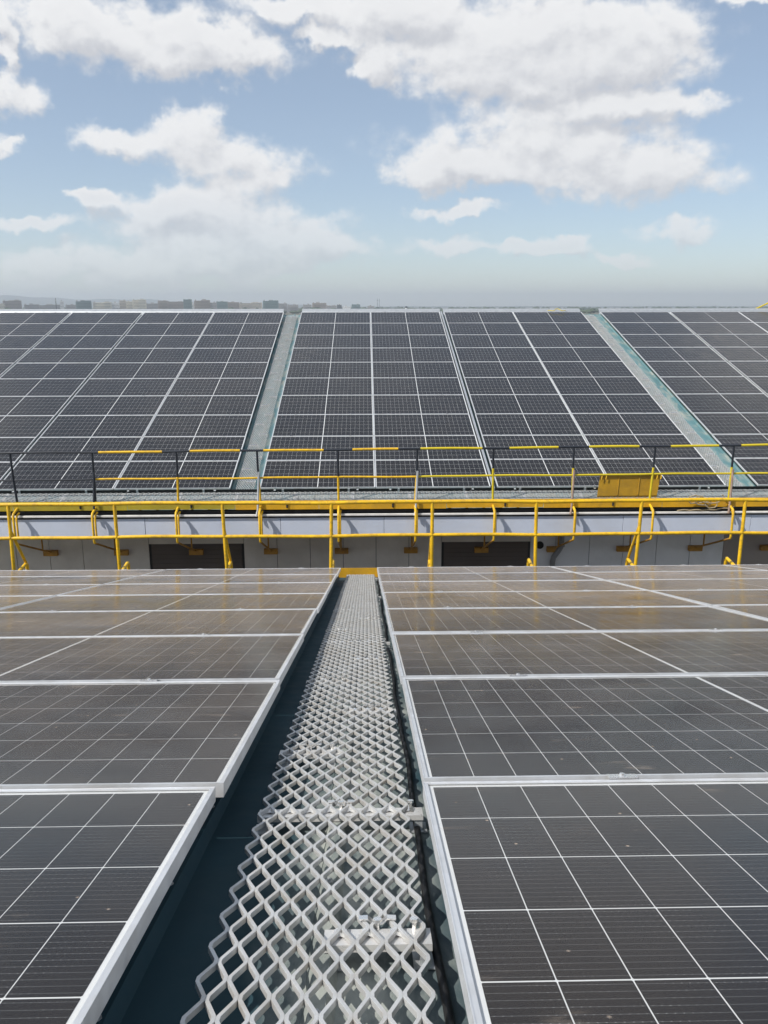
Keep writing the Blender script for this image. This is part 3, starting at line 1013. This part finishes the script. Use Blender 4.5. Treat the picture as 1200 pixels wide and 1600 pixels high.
CM = {k: mat('city_' + k, v, 0.85, 0, 0.08, 0.05) for k, v in COLS.items()}
CWIN = mat('city_window_glass', (0.05, 0.06, 0.07), 0.2, 0)
random.seed(5)
for i, ((a, wd, ht), key) in enumerate(zip(CITY, KEYS)):
    dist = 2000 + random.choice((-90, -40, 0, 60, 120))
    s = dist / 2000.0
    a = R(a)
    top = ZC + ht * s
    loc = (math.sin(a) * dist, math.cos(a) * dist, 0)
    b = thing('city_building', 'hazy %s city block, %s from the left on the skyline' % (key, ORD[i] if i < 20 else {20: 'twenty-first', 21: 'twenty-second', 22: 'twenty-third', 23: 'twenty-fourth', 24: 'twenty-fifth', 25: 'twenty-sixth', 26: 'twenty-seventh', 27: 'twenty-eighth', 28: 'twenty-ninth', 29: 'thirtieth', 30: 'thirty-first', 31: 'thirty-second'}[i]),
              'building', loc, (0, 0, -a), 'buildings of the hazy skyline')
    hw = wd * s / 2
    m_ = MB()
    if wd > 28:
        cut = random.uniform(0.3, 0.6)
        m_.box(-hw, hw * (2 * cut - 1), 0, 16, 0, top - random.uniform(0, 2.0))
        m_.box(hw * (2 * cut - 1), hw, -1.5, 15, 0, top)
    else:
        m_.box(-hw, hw, 0, 14, 0, top)
    obj('wall', m_, CM[key], b)
    rf = MB()
    rx_ = random.uniform(-0.5, 0.3) * hw
    rf.box(rx_, rx_ + hw * 0.5, 4, 9, top - 1.0, top + random.uniform(1.0, 2.2))
    rf.box(-hw * 0.9, -hw * 0.75, 3, 5, top - 2.5, top + 1.2)
    obj('stair_hut', rf, CM['grey'], b)
    zf = top - 2.6
    while zf > ZC - 14:
        wm = MB()
        wm.box(-hw * 0.9, hw * 0.9, -1.8, -1.55, zf - 0.35, zf + 0.35)
        obj('window_band', wm, CWIN, b)
        zf -= 3.2
for (a, ht, lab) in ((-19.84, 18.2, 'thin dark lattice mast standing left of the white tower on the skyline'), (0.814, 16.8, 'left one of two faint thin masts above the centre panels'), (0.943, 16.8, 'right one of two faint thin masts above the centre panels')):
    a = R(a); dist = 2060
    t = thing('mast', lab, 'mast', (math.sin(a) * dist, math.cos(a) * dist, 0))
    thick = 0.9 if a < 0 else 0.35
    obj('pole', MB().tube([(0, 0, 0), (0, 0, ZC + ht - 4), (0, 0, ZC + ht)], [thick * 1.2, thick, thick * 0.4], 6), M['black'], t)
    obj('platform', MB().box(-1.6, 1.6, -1.6, 1.6, ZC + ht - 6.0, ZC + ht - 4.5), M['galv'], t)
a = R(2.756)
t = thing('chimney', 'small white chimney with a dark cap above the centre panels', 'chimney', (math.sin(a) * 1400, math.cos(a) * 1400, 0))
obj('shaft', MB().tube([(0, 0, 0), (0, 0, ZC - 3.6)], [2.4, 1.8], 14), CM['white'], t)
obj('cap', MB().tube([(0, 0, ZC - 3.6), (0, 0, ZC - 1.2)], 1.9, 14), M['black'], t)
# trees of the plain: one soft mass of clumps
tm = MB()
for i in range(900):
    a = R(random.uniform(-30, 30)); d = random.uniform(1500, 4200)
    x, y = math.sin(a) * d, math.cos(a) * d
    h = random.uniform(5, 12) * (1.0 if math.degrees(a) < 3 else 0.9)
    r0 = random.uniform(4, 14)
    b0 = len(tm.v)
    tm.v.append((x, y, h))
    n = 6
    for ring, (rr, zz) in enumerate(((0.55, 0.9), (1.0, 0.55), (0.7, 0.0))):
        for k in range(n):
            an = 2 * math.pi * k / n + ring * 0.5
            q = rr * r0 * random.uniform(0.75, 1.2)
            tm.v.append((x + math.cos(an) * q, y + math.sin(an) * q, h * zz * random.uniform(0.85, 1.1)))
    for k in range(n):
        k2 = (k + 1) % n
        tm.f.append((b0, b0 + 1 + k, b0 + 1 + k2))
        for ring in range(2):
            o1 = b0 + 1 + ring * n
            tm.f.append((o1 + k, o1 + n + k, o1 + n + k2, o1 + k2))
tag(obj('distant_trees', tm, M['leaf']), 'low dark band of trees on the hazy plain', 'trees', kind='stuff')

# ------------------------------------------------------------------ haze
hz = MB().box(-9800, 9800, -500, 10400, -1.0, 150)
ho = obj('haze', hz)
vm = bpy.data.materials.new('haze_air')
vm.use_nodes = True
for nd in list(vm.node_tree.nodes):
    vm.node_tree.nodes.remove(nd)
k = NT(vm.node_tree)
pv = k.n('ShaderNodeVolumePrincipled')
pv.inputs['Color'].default_value = (0.80, 0.86, 0.95, 1)
pv.inputs['Density'].default_value = 0.00020
pv.inputs['Anisotropy'].default_value = 0.35
mo = k.n('ShaderNodeOutputMaterial')
vm.node_tree.links.new(pv.outputs[0], mo.inputs['Volume'])
ho.data.materials.append(vm)
tag(ho, 'pale haze over the plain and the far city', 'haze', kind='stuff')
